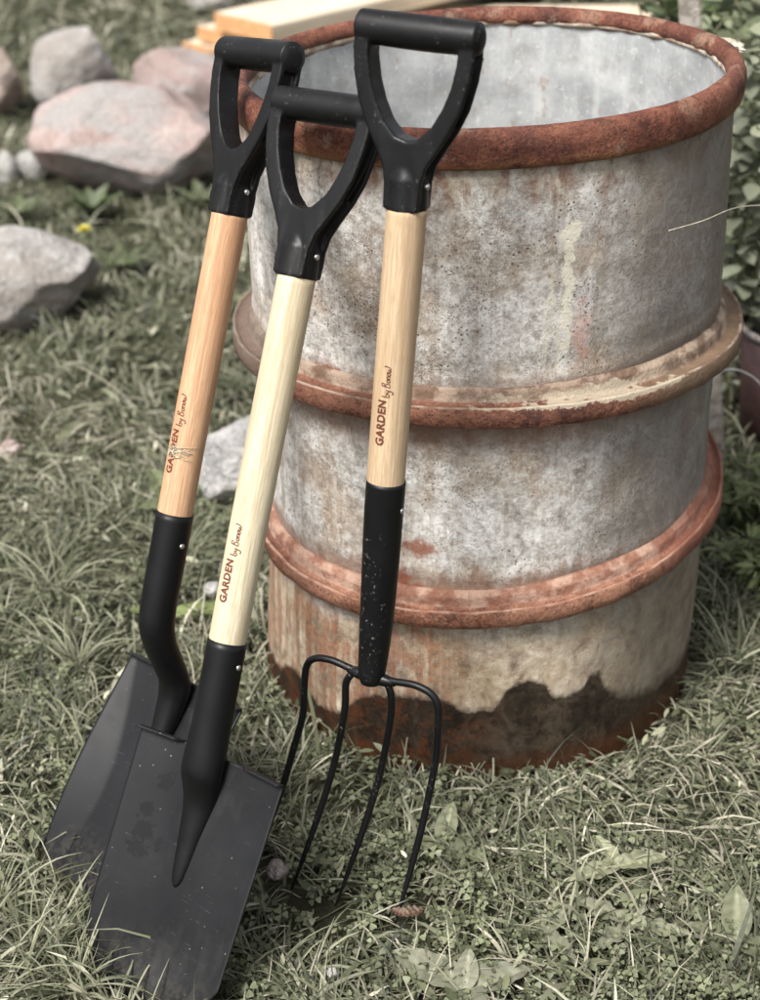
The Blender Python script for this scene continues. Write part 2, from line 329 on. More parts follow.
lathe('lining', [(.3035, .864), (.3015, .855)] + [(.3015, z) for z in np.linspace(.84, .03, 20)] + [(.20, .022), (.001, .02)], mat_inside(), dent=.003)
# cracked pale sealing lip under the rim
lipm = mat_simple('flaking_white_sealant', (.20, .11, .065), (.50, .45, .37), 30, .8, .8, .003)
lathe('lip', [(.3025, .848), (.3005, .851), (.2980, .853), (.2985, .857), (.301, .861), (.3025, .861)], lipm, dent=.001, closed=True, wob=.003)
tr_, c = mat_rust('rim_rust', (.034, .012, .010), (.120, .038, .024), (.215, .085, .050), (.34, .25, .18), .40)
u, v, _ = tr_.sep(tr_.uv)
edge = tr_.math('MULTIPLY', tr_.step(tr_.math('ADD', v, tr_.math('MULTIPLY', tr_.math('SUBTRACT', tr_.noise(24, 4, .6), .5), .05)), .853, .838), .7)
c = tr_.mix(tr_.math('MULTIPLY', edge, tr_.step(tr_.noise(12, 4, .6), .38, .6)), c, tr_.mix(tr_.noise(40, 4, .6), (.26, .085, .025), (.36, .22, .10)))
tr_.col(c)
e = .0085
rimp = [(.3045, .838), (.3150, .8375), (.3175, .8400), (.3190, .8460), (.3198, .862), (.3180, .872), (.3135, .8795), (.306, .882), (.2995, .879), (.2955, .872), (.2945, .866), (.2965, .861), (.302, .859)]
lathe('rim', [(r+.0015, z-.834) for r, z in rimp], tr_.m, tilt=(.57, 1.25), z0=.834, closed=True, dent=.0026, wob=.0017, seed=4)
def hoop(z0, R, tilt, seed, mats):
    t, c = mats; u, v, _ = t.sep(t.uv)
    prof = [(.306, .004), (R-.008, .000), (R-.0008, .0002), (R+.0004, .0012), (R+.0010, .012), (R+.0004, .0245), (R-.0010, .0262), (R-.0035, .0262), (R-.0050, .0245), (R-.0075, .0232), (.3235, .0238), (.3215, .0255), (.3205, .0290), (.3195, .0370), (.3180, .0405), (.3160, .0410), (.3145, .0445), (.306, .047)]
    return lathe('hoop', prof, t.m, z0=z0, tilt=tilt, closed=True, dent=.0026, wob=.0021, seed=seed)
t1 = mat_rust('upper_hoop_rust', (.040, .014, .012), (.125, .047, .029), (.23, .105, .065), (.045, .016, .013), .75)
tt, c = t1; u, v, _ = tt.sep(tt.uv); wn = tt.noise(60, 4, .7)
c = tt.mix(tt.math('MULTIPLY', tt.step(u, .14, .27), .7), c, tt.mix(tt.noise(50, 4), (.10, .07, .045), (.26, .19, .12)))
c = tt.mix(tt.math('MULTIPLY', tt.step(v, .5445, .547), .80), c, tt.mix(tt.step(tt.noise(30, 5, .7), .4, .6), (.13, .085, .06), (.36, .28, .215)))
c = tt.mix(tt.math('MULTIPLY', tt.spot(u, v, .135, .549, .095, .0065, tt.math('MULTIPLY_ADD', wn, .5, tt.math('MULTIPLY', tt.noise(22, 4, .6), .5)), 1.8, .5), .6), c, (.46, .41, .31))
c = tt.mix(tt.math('MULTIPLY', tt.step(u, -.24, -.30), .7), c, (.13, .105, .085)); tt.col(c)
t2 = mat_rust('lower_hoop_rust', (.065, .022, .017), (.19, .075, .042), (.33, .175, .115), (.075, .030, .021), .7)
tt, c = t2; u, v, _ = tt.sep(tt.uv)
c = tt.mix(tt.math('MULTIPLY', tt.step(v, .2925, .295), .65), c, tt.mix(tt.step(tt.noise(30, 5, .7), .4, .6), (.21, .095, .062), (.46, .32, .245)))
c = tt.mix(tt.math('MULTIPLY', tt.step(u, .22, .30), .6), c, (.20, .075, .05)); tt.col(c)
hoop(.5207, .3425, (1.2, 3.05), 1, t1); hoop(.2683, .3344, (-3.02, -3.54), 2, t2)
# mortar crust lying on the rim
bm = bmesh.new(); bmesh.ops.create_icosphere(bm, subdivisions=4, radius=1)
for vv in bm.verts:
    p = vv.co.copy(); k = 1+.55*mnoise.noise(p*2.2)+.25*mnoise.noise(p*7)+.12*mnoise.noise(p*17)
    vv.co = Vector((p.x*.022*k, p.y*.030*k, p.z*.007*k))
cr = from_bm('mortar_crumb', bm, mat_simple('old_mortar', (.30, .24, .17), (.62, .57, .48), 90, .9, .9, .004))
cr.location = (.285, .100, .872); cr.rotation_euler = (0, .12, .25)
tag(cr, 'crust of pale dried mortar stuck on the right side of the barrel rim', 'mortar')

# ---------------------------------------------------------------- garden tools
def tool_root(name, A, B, phi):
    A, B = Vector(A), Vector(B); a = (B-A).normalized()
    w0 = (Vector((1, 0, 0)) - a*a.x).normalized(); n0 = w0.cross(a)
    w_ = w0*math.cos(R_(phi)) + n0*math.sin(R_(phi)); n_ = w_.cross(a)
    o = empty(name); m = Matrix((w_, -n_, a)).transposed().to_4x4(); m.translation = A; o.matrix_world = m; return o
M_GRIP = mat_paint('black_plastic', (.0045, .0045, .005), (.012, .012, .0125), .42, .10, 260)
M_SOCK = mat_paint('black_powder_coat', (.004, .004, .0045), (.008, .008, .009), .42)
M_SOCKF = mat_paint('scuffed_black_coat', (.0035, .0035, .004), (.007, .007, .008), .45, .30, 190)
M_TINE = mat_paint('black_tine_coat', (.004, .004, .0045), (.008, .008, .009), .36, .25, 260)
M_STEEL = mat_simple('rivet_steel', (.45, .45, .45), (.65, .65, .64), 200, .3, .1, .0003, metal=.9)
M_INK = mat_simple('brown_ink', (.085, .022, .012), (.13, .040, .022), 300, .6, 0)
HR = .0213
def grip(parent, z0, sc=1.0):
    "moulded D grip: two flanges, a wall round the opening, a core, the sleeve and the cross bar fused into one skin"
    bm = bmesh.new()
    outer = [(0, .002), (.0205, .002), (.0212, .03), (.0255, .048), (.036, .066), (.049, .087), (.0595, .111), (.066, .14), (.0688, .163), (.0680, .176), (.063, .187), (.054, .1935)]
    hole = [(.0505, .170), (.050, .155), (.0455, .133), (.038, .112), (.027, .092), (.013, .078), (0, .074)]
    dep = lambda z: interp(z, [0, .035, .065, .09, .15, .19], [.0188, .0180, .0150, .0140, .0150, .0145])
    def plate(poly, f0, f1):
        a = [bm.verts.new((x, f0*dep(z), z)) for x, z in poly]; b = [bm.verts.new((x, f1*dep(z), z)) for x, z in poly]; n = len(poly)
        bm.faces.new(a); bm.faces.new(b[::-1])
        for i in range(n): bm.faces.new((a[i], b[i], b[(i+1) % n], a[(i+1) % n]))
    def side(s):
        poly = [(s*x, z) for x, z in outer] + [(s*.045, .1945)] + [(s*x, z) for x, z in hole]
        plate(poly, -1, -.58); plate(poly, .58, 1)
        n = len(hole); inner = [(s*x, z) for x, z in hole]; off = []
        for i in range(n):
            a = Vector(hole[max(i-1, 0)]); b = Vector(hole[min(i+1, n-1)]); d = (b-a).normalized(); nn = Vector((-d.y, d.x))
            if nn.x < 0: nn = -nn
            if i == n-1: nn = Vector((0, -1))
            q = Vector(hole[i]) + nn*.0115; off.append((s*q.x, q.y))
        plate(inner+off[::-1], -.98, .98)
        plate([(s*x, z) for x, z in ((0, .0), (.016, .0), (.0165, .035), (.020, .052), (.031, .070), (.044, .090), (.030, .094), (.013, .078), (0, .075))], -.95, .95)
    side(1); side(-1)
    tube(bm, [Vector((0, 0, z)) for z in (0.0, .0015, .015, .034, .046, .056)], [.0222, .0232, .0227, .0215, .0165, .010], 40)
    xs = np.linspace(-.068, .068, 15)
    tube(bm, [Vector((x, 0, .1845-.0008*math.cos(x/.066*1.4))) for x in xs], [.0184-.0010*abs(x/.066)**2 for x in xs], 40)
    for s in (-1, 1): tube(bm, [Vector((s*x, 0, .184)) for x in (.048, .056, .062, .0665, .0695, .0712, .0718)], [.0174, .0176, .0172, .0160, .0138, .0100, .005], 32)
    bmesh.ops.recalc_face_normals(bm, faces=bm.faces)
    o = from_bm('grip', bm, None, parent); o.location = (0, 0, z0); o.scale = (1, 1, 1)
    for q in o.data.vertices: q.co *= sc
    m = o.modifiers.new('r', 'REMESH'); m.mode = 'VOXEL'; m.voxel_size = .0013
    m = o.modifiers.new('s', 'SMOOTH'); m.iterations = 16; m.factor = .5
    bake(o); o.data.materials.clear(); o.data.materials.append(M_GRIP); return o
def rivet(parent, z, r, y=0):
    bm = bmesh.new()
    prof = [(.0034, -.002), (.0034, .0004), (.0030, .0010), (.0018, .0016), (.0002, .0018)]
    full = [(q, r+h) for q, h in prof[::-1]] + [(q, -r-h) for q, h in prof]
    vv = [[bm.verts.new((x, y+q*math.cos(k*math.pi/8), z+q*math.sin(k*math.pi/8))) for k in range(16)] for q, x in full]
    for i in range(len(full)-1):
        for k in range(16): bm.faces.new((vv[i][k], vv[i][(k+1) % 16], vv[i+1][(k+1) % 16], vv[i+1][k]))
    bm.faces.new(vv[0]); bm.faces.new(vv[-1])
    bmesh.ops.recalc_face_normals(bm, faces=bm.faces)
    return from_bm('rivet', bm, M_STEEL, parent)
def handle(parent, z0, z1, mat):
    bm = bmesh.new(); zs = np.linspace(z0-.01, z1+.003, 30)
    tube(bm, [Vector((.0006*math.sin(z*9), 0, z)) for z in zs], HR, 56)
    return from_bm('handle', bm, mat, parent)
STROKES = [  # hand-drawn script: pen strokes in letter units (x along, y up)
    [(0, 1.3), (-.05, .6), (-.02, .05), (.25, 0), (.42, .25), (.3, .55), (.05, .5)],                       # b
    [(.65, .6), (.68, .25), (.85, .12), (1.02, .35), (1.08, .62), (1.0, 0), (.85, -.5), (.55, -.62), (.5, -.4)],  # y
    [(1.75, 1.35), (1.65, .6), (1.55, 0)], [(1.6, 1.25), (2.05, 1.4), (2.15, 1.05), (1.75, .75), (2.1, .6), (2.1, .15), (1.75, -.02), (1.5, .1)],  # B
    [(2.75, .55), (2.5, .5), (2.4, .2), (2.6, 0), (2.8, .25), (2.75, .55), (2.95, .45)],                   # o
    [(3.05, .6), (3.0, 0)], [(3.02, .35), (3.2, .6), (3.38, .5), (3.35, 0)],                               # n
    [(3.85, .6), (3.62, .5), (3.55, .2), (3.72, 0), (3.92, .25), (3.85, .6), (4.05, .5)],                  # o
    [(4.15, .6), (4.12, .15), (4.3, 0), (4.48, .5), (4.5, .1), (4.7, .05), (4.95, .5), (5.0, 1.0), (4.85, 1.1)]]   # w
def lettering(parent, hnd, g0, g1, s0, s1, xg, xs_, skip=None):
    "GARDEN in bold and a handwritten line after it, wrapped on the round handle"
    tris = []; vs = []
    cu = bpy.data.curves.new('t', 'FONT'); cu.body = 'GARDEN'; cu.offset = .045; cu.resolution_u = 5; cu.space_character = 1.08
    to = bpy.data.objects.new('t', cu); COL.objects.link(to)
    dg = bpy.context.evaluated_depsgraph_get(); dg.update(); me = bpy.data.meshes.new_from_object(to.evaluated_get(dg))
    bpy.data.objects.remove(to)
    bm = bmesh.new(); bm.from_mesh(me); bpy.data.meshes.remove(me)
    X = [q.co.x for q in bm.verts]; Y = [q.co.y for q in bm.verts]; x0, x1, y0, y1 = min(X), max(X), min(Y), max(Y)
    H = .0104
    for q in bm.verts: q.co = Vector((-(q.co.y-y0)/(y1-y0)*H + xg + H/2, 0, g0+(q.co.x-x0)/(x1-x0)*(g1-g0)))
    K = (s1-s0)/5.05
    for st in STROKES:
        pts = catmull([Vector((x, y, 0)) for x, y in st], 5); L = None
        for i, p in enumerate(pts):
            d = (pts[min(i+1, len(pts)-1)]-pts[max(i-1, 0)]).normalized(); nn = Vector((-d.y, d.x, 0)); hw = .060+.035*abs(d.y)
            row = []
            for s in (-1, 1):
                q = p+nn*hw*s; row.append(bm.verts.new((-(q.y*K*1.0)+xs_+K*.5, 0, s0+(q.x+.1)*K)))
            if L: bm.faces.new((L[0], L[1], row[1], row[0]))
            L = row
    for xx in np.arange(-.02, .02, .0015):
        bmesh.ops.bisect_plane(bm, geom=bm.verts[:]+bm.edges[:]+bm.faces[:], plane_co=(xx, 0, 0), plane_no=(1, 0, 0))
    for q in bm.verts:
        a = q.co.x/HR; q.co = Vector(((HR+.00025)*math.sin(a) + .0006*math.sin(q.co.z*9), -(HR+.00025)*math.cos(a), q.co.z))
    return from_bm('lettering', bm, M_INK, hnd, smooth=False)
def socket(parent, pts, rx, ry, mat):
    "round tube swept down the tool axis, points are (z, y)"
    P = catmull([Vector((0, y, z)) for z, y in pts], 8); n = len(P); k = np.linspace(0, 1, n); kk = np.linspace(0, 1, len(pts))
    RX = np.interp(k, kk, rx); RY = np.interp(k, kk, ry); SG = 48; vs = []
    for i, p in enumerate(P):
        for j in range(SG):
            a = j*2*math.pi/SG; vs.append(Vector((RX[i]*math.cos(a), p.y+RY[i]*math.sin(a), p.z)))
    fs = grid_faces(n, SG, True); fs.append(tuple(range(SG))[::-1]); fs.append(tuple((n-1)*SG+j for j in range(SG)))
    return pydata('socket', vs, fs, mat, parent)
def blade(parent, mat, vtop, vside, vtip, Wt, Wb, nfun, extra, ledge_in, ledge):
    "pressed sheet: columns across, rows down, bottom edge bowed"
    NU, NV = 72, 90; vs = []
    for i in range(NV+1):
        for j in range(NU+1):
            s = -1+2*j/NU; t = i/NV
            bot = vtip + (vside-vtip)*abs(s)**3.2; v = vtop + (bot-vtop)*t
            W = Wt + (Wb-Wt)*((vtop-v)/(vtop-vside)); 
            if v < vside: W = Wb
            uu = s*W; n = nfun(v) + extra(uu/W, v)
            vs.append(Vector((uu, -n, v)))
    fs = grid_faces(NV+1, NU+1, False); base = len(vs)
    # folded tread along the top edge
    for j in range(NU+1):
        s = -1+2*j/NU; p = vs[j]; k = min(1, max(0, (abs(s)-ledge_in)/.08))
        vs.append(p + Vector((0, -ledge*k, .0015*k)))
    for j in range(NU):
        s = abs(-1+2*(j+.5)/NU)
        if s > ledge_in: fs.append((j+1, j, base+j, base+j+1))
    o = pydata('blade', vs, fs, mat, parent); m = o.modifiers.new('t', 'SOLIDIFY'); m.thickness = .0022; m.offset = 1; bake(o)
    return o
W_REAR = mat_wood('reddish_ash_wood', (.40, .235, .135), (.52, .335, .205), (.33, .165, .085))
W_FRONT = mat_wood('pale_ash_wood', (.42, .36, .245), (.56, .50, .37), (.36, .275, .175))
W_FORK = mat_wood('warm_ash_wood', (.40, .29, .18), (.52, .395, .265), (.33, .215, .125))

# front shovel
fs_ = tool_root('shovel', (-.367, -.698, 0), (-.200, -.359, .849), 30)
tag(fs_, 'nearest black shovel with the palest wooden handle, its flat blade front edge in the grass', 'shovel', 'black garden tools leaning on the barrel')
def nf(v): return interp(v, [-.06, 0, .255], [.042, .030, -.017])
blade(fs_, mat_blade('charcoal_steel', True), .256, .022, -.037, .107, .103, nf, lambda s, v: .009*s*s + .003*math.exp(-(s*.106/(.018+.10*max(0, v-.09)))**2)*min(1, max(0, (v-.105)/.06)) - .004*math.exp(-((v-.03)/.05)**2)*(1-s*s), .42, .012)
socket(fs_, [(.394, 0), (.33, 0), (.29, 0), (.26, -.001), (.235, -.001), (.20, .006), (.16, .001), (.13, -.005), (.108, -.010), (.100, -.012)],
       [.0226, .0226, .0232, .0255, .0262, .0215, .0155, .0115, .0070, .0015], [.0226, .0226, .0225, .022, .021, .017, .012, .0080, .004, .001], M_SOCK)
h = handle(fs_, .391, .811, W_FRONT); lettering(fs_, h, .4395, .489, .494, .529, -.0005, .003)
grip(fs_, .806, 1.0); rivet(fs_, .368, .0224); rivet(fs_, .832, .0226)

# rear shovel
rs_ = tool_root('shovel', (-.468, -.543, 0), (-.310, -.262, .788), 38)
tag(rs_, 'black shovel furthest left with the reddest wooden handle, blade half hidden behind the nearest shovel', 'shovel', 'black garden tools leaning on the barrel')
def nr(v): return interp(v, [-.07, -.01, .244], [.036, .014, -.072])
def ex(s, v):
    t = min(1, max(0, (v+.05)/.294)); th = .90-.38*math.sin(math.pi*t**.9)**1.1
    k = max(0, abs(s)-th); k = k*k/(k+.03) if k > 0 else 0
    return .036*k + .003*s*s
blade(rs_, mat_blade('graphite_steel'), .244, -.004, -.062, .106, .106, nr, ex, .42, .012)
socket(rs_, [(.464, 0), (.40, 0), (.35, .0), (.315, .005), (.285, .022), (.26, .040), (.235, .052), (.19, .046), (.14, .032), (.11, .026)],
       [.0226, .0226, .0222, .0218, .0215, .022, .022, .017, .010, .004], [.0226, .0226, .0222, .0225, .0235, .0215, .019, .014, .008, .003], M_SOCK)
h = handle(rs_, .462, .828, W_REAR); lettering(rs_, h, .513, .566, .571, .608, -.0005, .003)
gr_ = grip(rs_, .822, 1.0); gr_.rotation_euler.z = R_(-8); rivet(rs_, .428, .0224); rivet(rs_, .852, .0228)
# dry seed husk stuck to the rear handle over the D
bm = bmesh.new()
for i in range(46):
    z = .540+random.gauss(0, .004); a = random.uniform(-.25, .75); L = random.uniform(.005, .013); dx = random.uniform(.4, 1)*random.choice((1, 1, -1)); r0 = HR+.0009
    p = [Vector((r0*math.sin(a+dx*t*L/r0)*(1+.04*t), -r0*math.cos(a+dx*t*L/r0)*(1+.04*t*random.random()), z+t*L*random.uniform(-.35, .5))) for t in (0, .5, 1)]
    tube(bm, p, [.0005, .0004, .0002], 4)
tube(bm, [Vector((HR*math.sin(a)*1.05, -HR*math.cos(a)*1.05, .545+.003*a)) for a in np.linspace(-.3, 1.6, 9)], .0004, 4)
hk = from_bm('seed_husk', bm, mat_simple('dry_husk', (.28, .25, .17), (.52, .49, .38), 200, .8, 0)); hk.matrix_world = rs_.matrix_world.copy()
tag(hk, 'small dry seed husk stuck over the letter D on the reddest wooden handle', 'seed husk')

# fork
fk = tool_root('garden_fork', (-.161, -.546, -.03), (-.0950, -.434, .888), 22)
tag(fk, 'black four-tined garden fork with wooden handle leaning on the barrel, rightmost of the three tools', 'garden fork', 'black garden tools leaning on the barrel')
socket(fk, [(.564, 0), (.528, 0), (.485, .001), (.435, .002), (.390, .002), (.352, .001), (.320, -.001), (.310, -.002)],
       [.0222, .0222, .0216, .0206, .0196, .018, .0160, .012], [.0222, .0222, .0222, .0215, .0200, .018, .0150, .012], M_SOCKF)
h = handle(fk, .562, .870, W_FORK); lettering(fk, h, .611, .663, .667, .701, -.0015, .0025)
grip(fk, .866, .965); rivet(fk, .532, .0220); rivet(fk, .893, .0225)
NP = ([.012, .04, .08, .13, .19, .24, .315], [.038, .029, .016, .004, -.003, -.003, .0])
def tine(x, xe, sgn, outer):
    bm = bmesh.new()
    if outer: top = [(sgn*.004, .316), (sgn*.030, .319), (sgn*.055, .322), (sgn*.076, .3175), (sgn*.0865, .303), (sgn*.0885, .272), (sgn*.089, .235)]
    else: top = [(x*.8, .312), (x, .296), (x, .26)]
    g = lambda z: x + (xe-x)*max(0, (.25-z)/.23)**1.1
    pts = top + [(g(z), z) for z in (.19, .14, .10, .06, .035, .012)]
    P = catmull([Vector((px, -interp(z, *NP), z)) for px, z in pts], 6)
    rad = [.0044 if p.z > .12 else .0044-.0036*((.12-p.z)/.12)**1.4 for p in P]
    tube(bm, P, rad, 14)
    bmesh.ops.recalc_face_normals(bm, faces=bm.faces); return from_bm('tine', bm, M_TINE, fk)
tine(-.089, -.128, -1, True); tine(-.033, -.069, -1, False); tine(.027, -.007, 1, False); tine(.089, .072, 1, True)
bm = bmesh.new(); bmesh.ops.create_uvsphere(bm, u_segments=24, v_segments=16, radius=1)
for q in bm.verts: q.co = Vector((q.co.x*.034, q.co.y*.0085, q.co.z*.0085+.3165))
from_bm('tine_collar', bm, M_TINE, fk)

# ---------------------------------------------------------------- rocks
ROCKS = []
def rock(loc, size, seed, mat, label, cuts=14, rz=0., group='rocks lying on the grass', name='rock', sub=5, cutd=.72):
    rnd = random.Random(seed); bm = bmesh.new(); bmesh.ops.create_icosphere(bm, subdivisions=sub, radius=1)
    planes = []
    for i in range(cuts):
        d = Vector((rnd.gauss(0, 1), rnd.gauss(0, 1), rnd.gauss(0.1, .8))).normalized(); planes.append((d, rnd.uniform(cutd, .95)))
    off = Vector((seed*3.1, seed*1.7, 0))
    for q in bm.verts:
        p = q.co.copy()
        for d, k in planes:
            e_ = p.dot(d)-k
            if e_ > 0: p -= d*e_*.93
        p *= 1 + .10*mnoise.noise(p*1.6+off) + .035*mnoise.noise(p*5+off) + .015*mnoise.noise(p*13+off)
        q.co = Vector((p.x*size[0]/2, p.y*size[1]/2, p.z*size[2]/2))
    o = from_bm(name, bm, mat); o.location = (loc[0], loc[1], loc[2] if len(loc) > 2 else size[2]*.5-.035); o.rotation_euler = (0, 0, rz)
    tag(o, label, 'rock' if name == 'rock' else 'stone', group); ROCKS.append((loc[0], loc[1], size[0]*.5, size[1]*.5)); return o
G1 = mat_rock('grey_granite', (.25, .235, .22), (.40, .38, .36), (.54, .52, .50), (.33, .29, .26))
G2 = mat_rock('pale_granite', (.26, .255, .245), (.44, .43, .42), (.60, .59, .57))
P1 = mat_rock('pink_granite', (.33, .235, .21), (.46, .35, .325), (.54, .45, .42), (.38, .37, .36))
B1 = mat_rock('brown_granite', (.28, .21, .17), (.42, .33, .28), (.54, .46, .41))
S1 = mat_rock('white_stone', (.32, .31, .29), (.44, .43, .41), (.54, .53, .51))
rock((-1.66, 2.98), (.23, .26, .23), 3, B1, 'small brownish rock cut by the left edge of the photo, near the top')
rock((-1.37, 2.97), (.30, .26, .30), 5, G1, 'upright rounded grey rock standing behind the big pink boulder, upper left')
rock((-.975, 2.80), (.42, .30, .28), 8, mat_rock('rosy_grey_granite', (.28, .235, .22), (.39, .34, .325), (.47, .43, .41), (.36, .26, .24)), 'low pinkish grey rock behind the handle of the rear shovel, beyond the big pink boulder')
rock((-1.04, 2.24), (.60, .40, .30), 12, P1, 'largest rock, a wide flat-topped pink boulder in the upper left', rz=-.15)
rock((-1.41, 2.25), (.09, .08, .11), 21, S1, 'small white stone at the left edge beside the wide pink boulder', group='small white stones')
rock((-1.335, 2.29), (.10, .08, .11), 22, S1, 'small white stone just left of the wide pink boulder, touching its grass', group='small white stones')
rock((-1.10, 1.29), (.42, .32, .21), 35, G1, 'big angular grey rock at the left edge below the pink boulder', rz=.2)
rock((-.43, .46), (.24, .18, .17), 41, G2, 'pale speckled rock seen between the two shovel handles beside the barrel', rz=.3)
rock((-1.19, 4.5), (.22, .2, .16), 44, G1, 'grey rock at the top edge behind the stack of planks')
rock((-.45, .12, -.002), (.034, .03, .03), 51, G2, 'small grey stone in the grass between the two shovel handles', sub=3, name='pebble', group='small stones in the grass')
rock((-.259, -.536, .006), (.030, .028, .024), 52, mat_rock('rosy_stone', (.26, .22, .20), (.38, .33, .31), (.50, .45, .43)), 'round pinkish grey pebble between the front shovel blade and the fork tines', sub=4, name='pebble', group='small stones in the grass')
rock((-.172, -.70, .004), (.015, .014, .016), 53, S1, 'tiny white pebble in the clover at the bottom edge, right of the front shovel', sub=3, name='pebble', group='small stones in the grass')
rock((-.92, .60, -.006), (.055, .05, .035), 54, P1, 'small pink stone half hidden in the grass at the left edge', sub=4, name='pebble', group='small stones in the grass')

# ---------------------------------------------------------------- planks, stake, bucket, wire, stalk
def plank_mat(name, a, b, endc):
    t = NT(name, .7, 0, .25); c = t.mix(t.step(t.noise(1, 4, .6, t.mapv(t.obj, (3, 60, 60))), .4, .65), a, b)
    x, y, z = t.sep(t.obj); c = t.mix(t.step(t.math('ABSOLUTE', x), .996, .998, 0, .8) if False else 0., c, endc); t.col(c); t.bump(t.noise(1, 4, .6, t.mapv(t.obj, (4, 120, 120))), .3, .002); return t.m
PLT = plank_mat('sawn_pine', (.50, .405, .30), (.64, .555, .44), (.5, .25, .1)); PLE = mat_simple('orange_sawn_end', (.48, .24, .10), (.60, .34, .17), 60, .8, .4)
def plank(corner, ang, L, W, T, label, rough_end=True):
    root = empty('plank', corner); root.rotation_euler = (0, 0, ang)
    bm = bmesh.new(); nx = 24
    def pt(x, y, z): return Vector((x, y+.004*math.sin(x*2.1+corner[2]*40), z+.003*math.sin(x*1.7+corner[0]*9)))
    rows = []
    b = .004
    sec = [(b, 0), (W-b, 0), (W, b), (W, T-b), (W-b, T), (b, T), (0, T-b), (0, b)]
    for i in range(nx+1): rows.append([bm.verts.new(pt(L*i/nx, y, z)) for y, z in sec])
    for i in range(nx):
        for k in range(8): bm.faces.new((rows[i][k], rows[i][(k+1) % 8], rows[i+1][(k+1) % 8], rows[i+1][k]))
    bm.faces.new(rows[0][::-1]); bm.faces.new(rows[-1]); bmesh.ops.recalc_face_normals(bm, faces=bm.faces)
    from_bm('board', bm, PLT, root, smooth=False)
    for xx, s in ((0, -1), (L, 1)):
        bm = bmesh.new(); p0 = pt(xx, 0, 0)
        q = [bm.verts.new(pt(xx, y, z)+Vector((s*.001, 0, 0))) for y, z in sec]; r_ = [bm.verts.new(pt(xx, y, z)+Vector((s*.004, 0, 0))) for y, z in sec]
        bm.faces.new(q); bm.faces.new(r_[::-1])
        for k in range(8): bm.faces.new((q[k], r_[k], r_[(k+1) % 8], q[(k+1) % 8]))
        bmesh.ops.recalc_face_normals(bm, faces=bm.faces); from_bm('end_grain', bm, PLE, root, smooth=False)
    tag(root, label, 'plank', 'planks stacked on the grass'); return root
A0 = R_(52)
plank((-.955, 3.52, .01), A0, 2.4, .26, .045, 'lowest plank of the stack in the background, its sawn end sticking out furthest left')
plank((-.86, 3.47, .065), A0, 2.4, .30, .050, 'middle plank of the stack in the background')
plank((-.790, 3.36, .125), A0-.05, 2.4, .30, .060, 'top plank of the stack left of the barrel rim, its end furthest right')
plank((-.30, 3.72, .02), R_(2), 1.0, .5, .05, 'wide pale plank lying flat behind the barrel, its end at the wooden stake')
plank((.70, 3.10, .02), R_(8), 1.4, .22, .045, 'pale plank on the ground behind the weeds at the right edge')
st = mat_simple('grey_weathered_wood', (.20, .175, .15), (.36, .33, .29), 40, .85, .8, .004)
bm = bmesh.new(); P0, P1_ = Vector((.413, .617, -.06)), Vector((.276, .617, .92)); n = 20
rows = []
for i in range(n+1):
    p = P0.lerp(P1_, i/n); o_ = .0025*mnoise.noise(p*6)
    rows.append([bm.verts.new(p+Vector((sx*(.017+o_), sy*(.014+o_), 0))) for sx, sy in ((-1, -.8), (-.8, -1), (.8, -1), (1, -.8), (1, .8), (.8, 1), (-.8, 1), (-1, .8))])
for i in range(n):
    for k in range(8): bm.faces.new((rows[i][k], rows[i][(k+1) % 8], rows[i+1][(k+1) % 8], rows[i+1][k]))
bm.faces.new(rows[0][::-1]); bm.faces.new(rows[-1])
tag(from_bm('wooden_stake', bm, st, smooth=False), 'weathered grey wooden stake standing behind the right side of the barrel', 'stake')
# rusty bucket
bk = empty('bucket', (.590, .80, -.02)); tag(bk, 'dark reddish rusty bucket at the right edge behind the barrel, weeds hanging over it', 'bucket')
def blathe(name, prof, mat, par, seg=64):
    vs = [Vector((r*math.cos(k*2*math.pi/seg), r*math.sin(k*2*math.pi/seg), z)) for r, z in prof for k in range(seg)]
    return pydata(name, vs, grid_faces(len(prof), seg, True), mat, par)
BKM = mat_simple('maroon_rusty_tin', (.022, .010, .010), (.045, .021, .019), 18, .5, .5, .003)
blathe('body', [(.001, .0), (.115, .0), (.118, .004), (.135, .21), (.132, .21), (.113, .01), (.001, .008)], BKM, bk)
blathe('rim', [(.133, .208), (.139, .207), (.142, .212), (.140, .219), (.134, .220), (.131, .215), (.133, .208)], mat_simple('worn_rim_tin', (.10, .085, .08), (.22, .20, .19), 50, .45, .3), bk)
blathe('soil', [(.001, .185), (.131, .182)], mat_simple('dark_soil', (.02, .016, .012), (.05, .04, .03), 80, .95, 1, .01), bk)
bm = bmesh.new(); tube(bm, catmull([Vector(p) for p in ((.335, .33, .24), (.345, .335, .285), (.362, .34, .302), (.392, .35, .296), (.425, .36, .270), (.455, .38, .22), (.47, .40, .12), (.48, .41, -.02))], 8), .0016, 8)
tag(from_bm('wire', bm, mat_simple('pale_wire', (.45, .45, .43), (.6, .6, .58), 100, .5, .1)), 'thin pale curved wire in front of the rusty bucket at the right edge', 'wire')
bm = bmesh.new(); P = catmull([Vector(p) for p in ((.190, -.266, .747), (.235, -.215, .742), (.290, -.10, .72), (.363, .05, .672), (.45, .22, .60), (.55, .42, .30), (.58, .5, -.02))], 6)
tube(bm, P, [.0004+.0012*i/len(P) for i in range(len(P))], 6)
tag(from_bm('dry_stalk', bm, mat_simple('straw', (.50, .45, .34), (.66, .62, .50), 90, .7, .1)), 'thin dry straw stalk lying across the upper right side of the barrel', 'stalk')

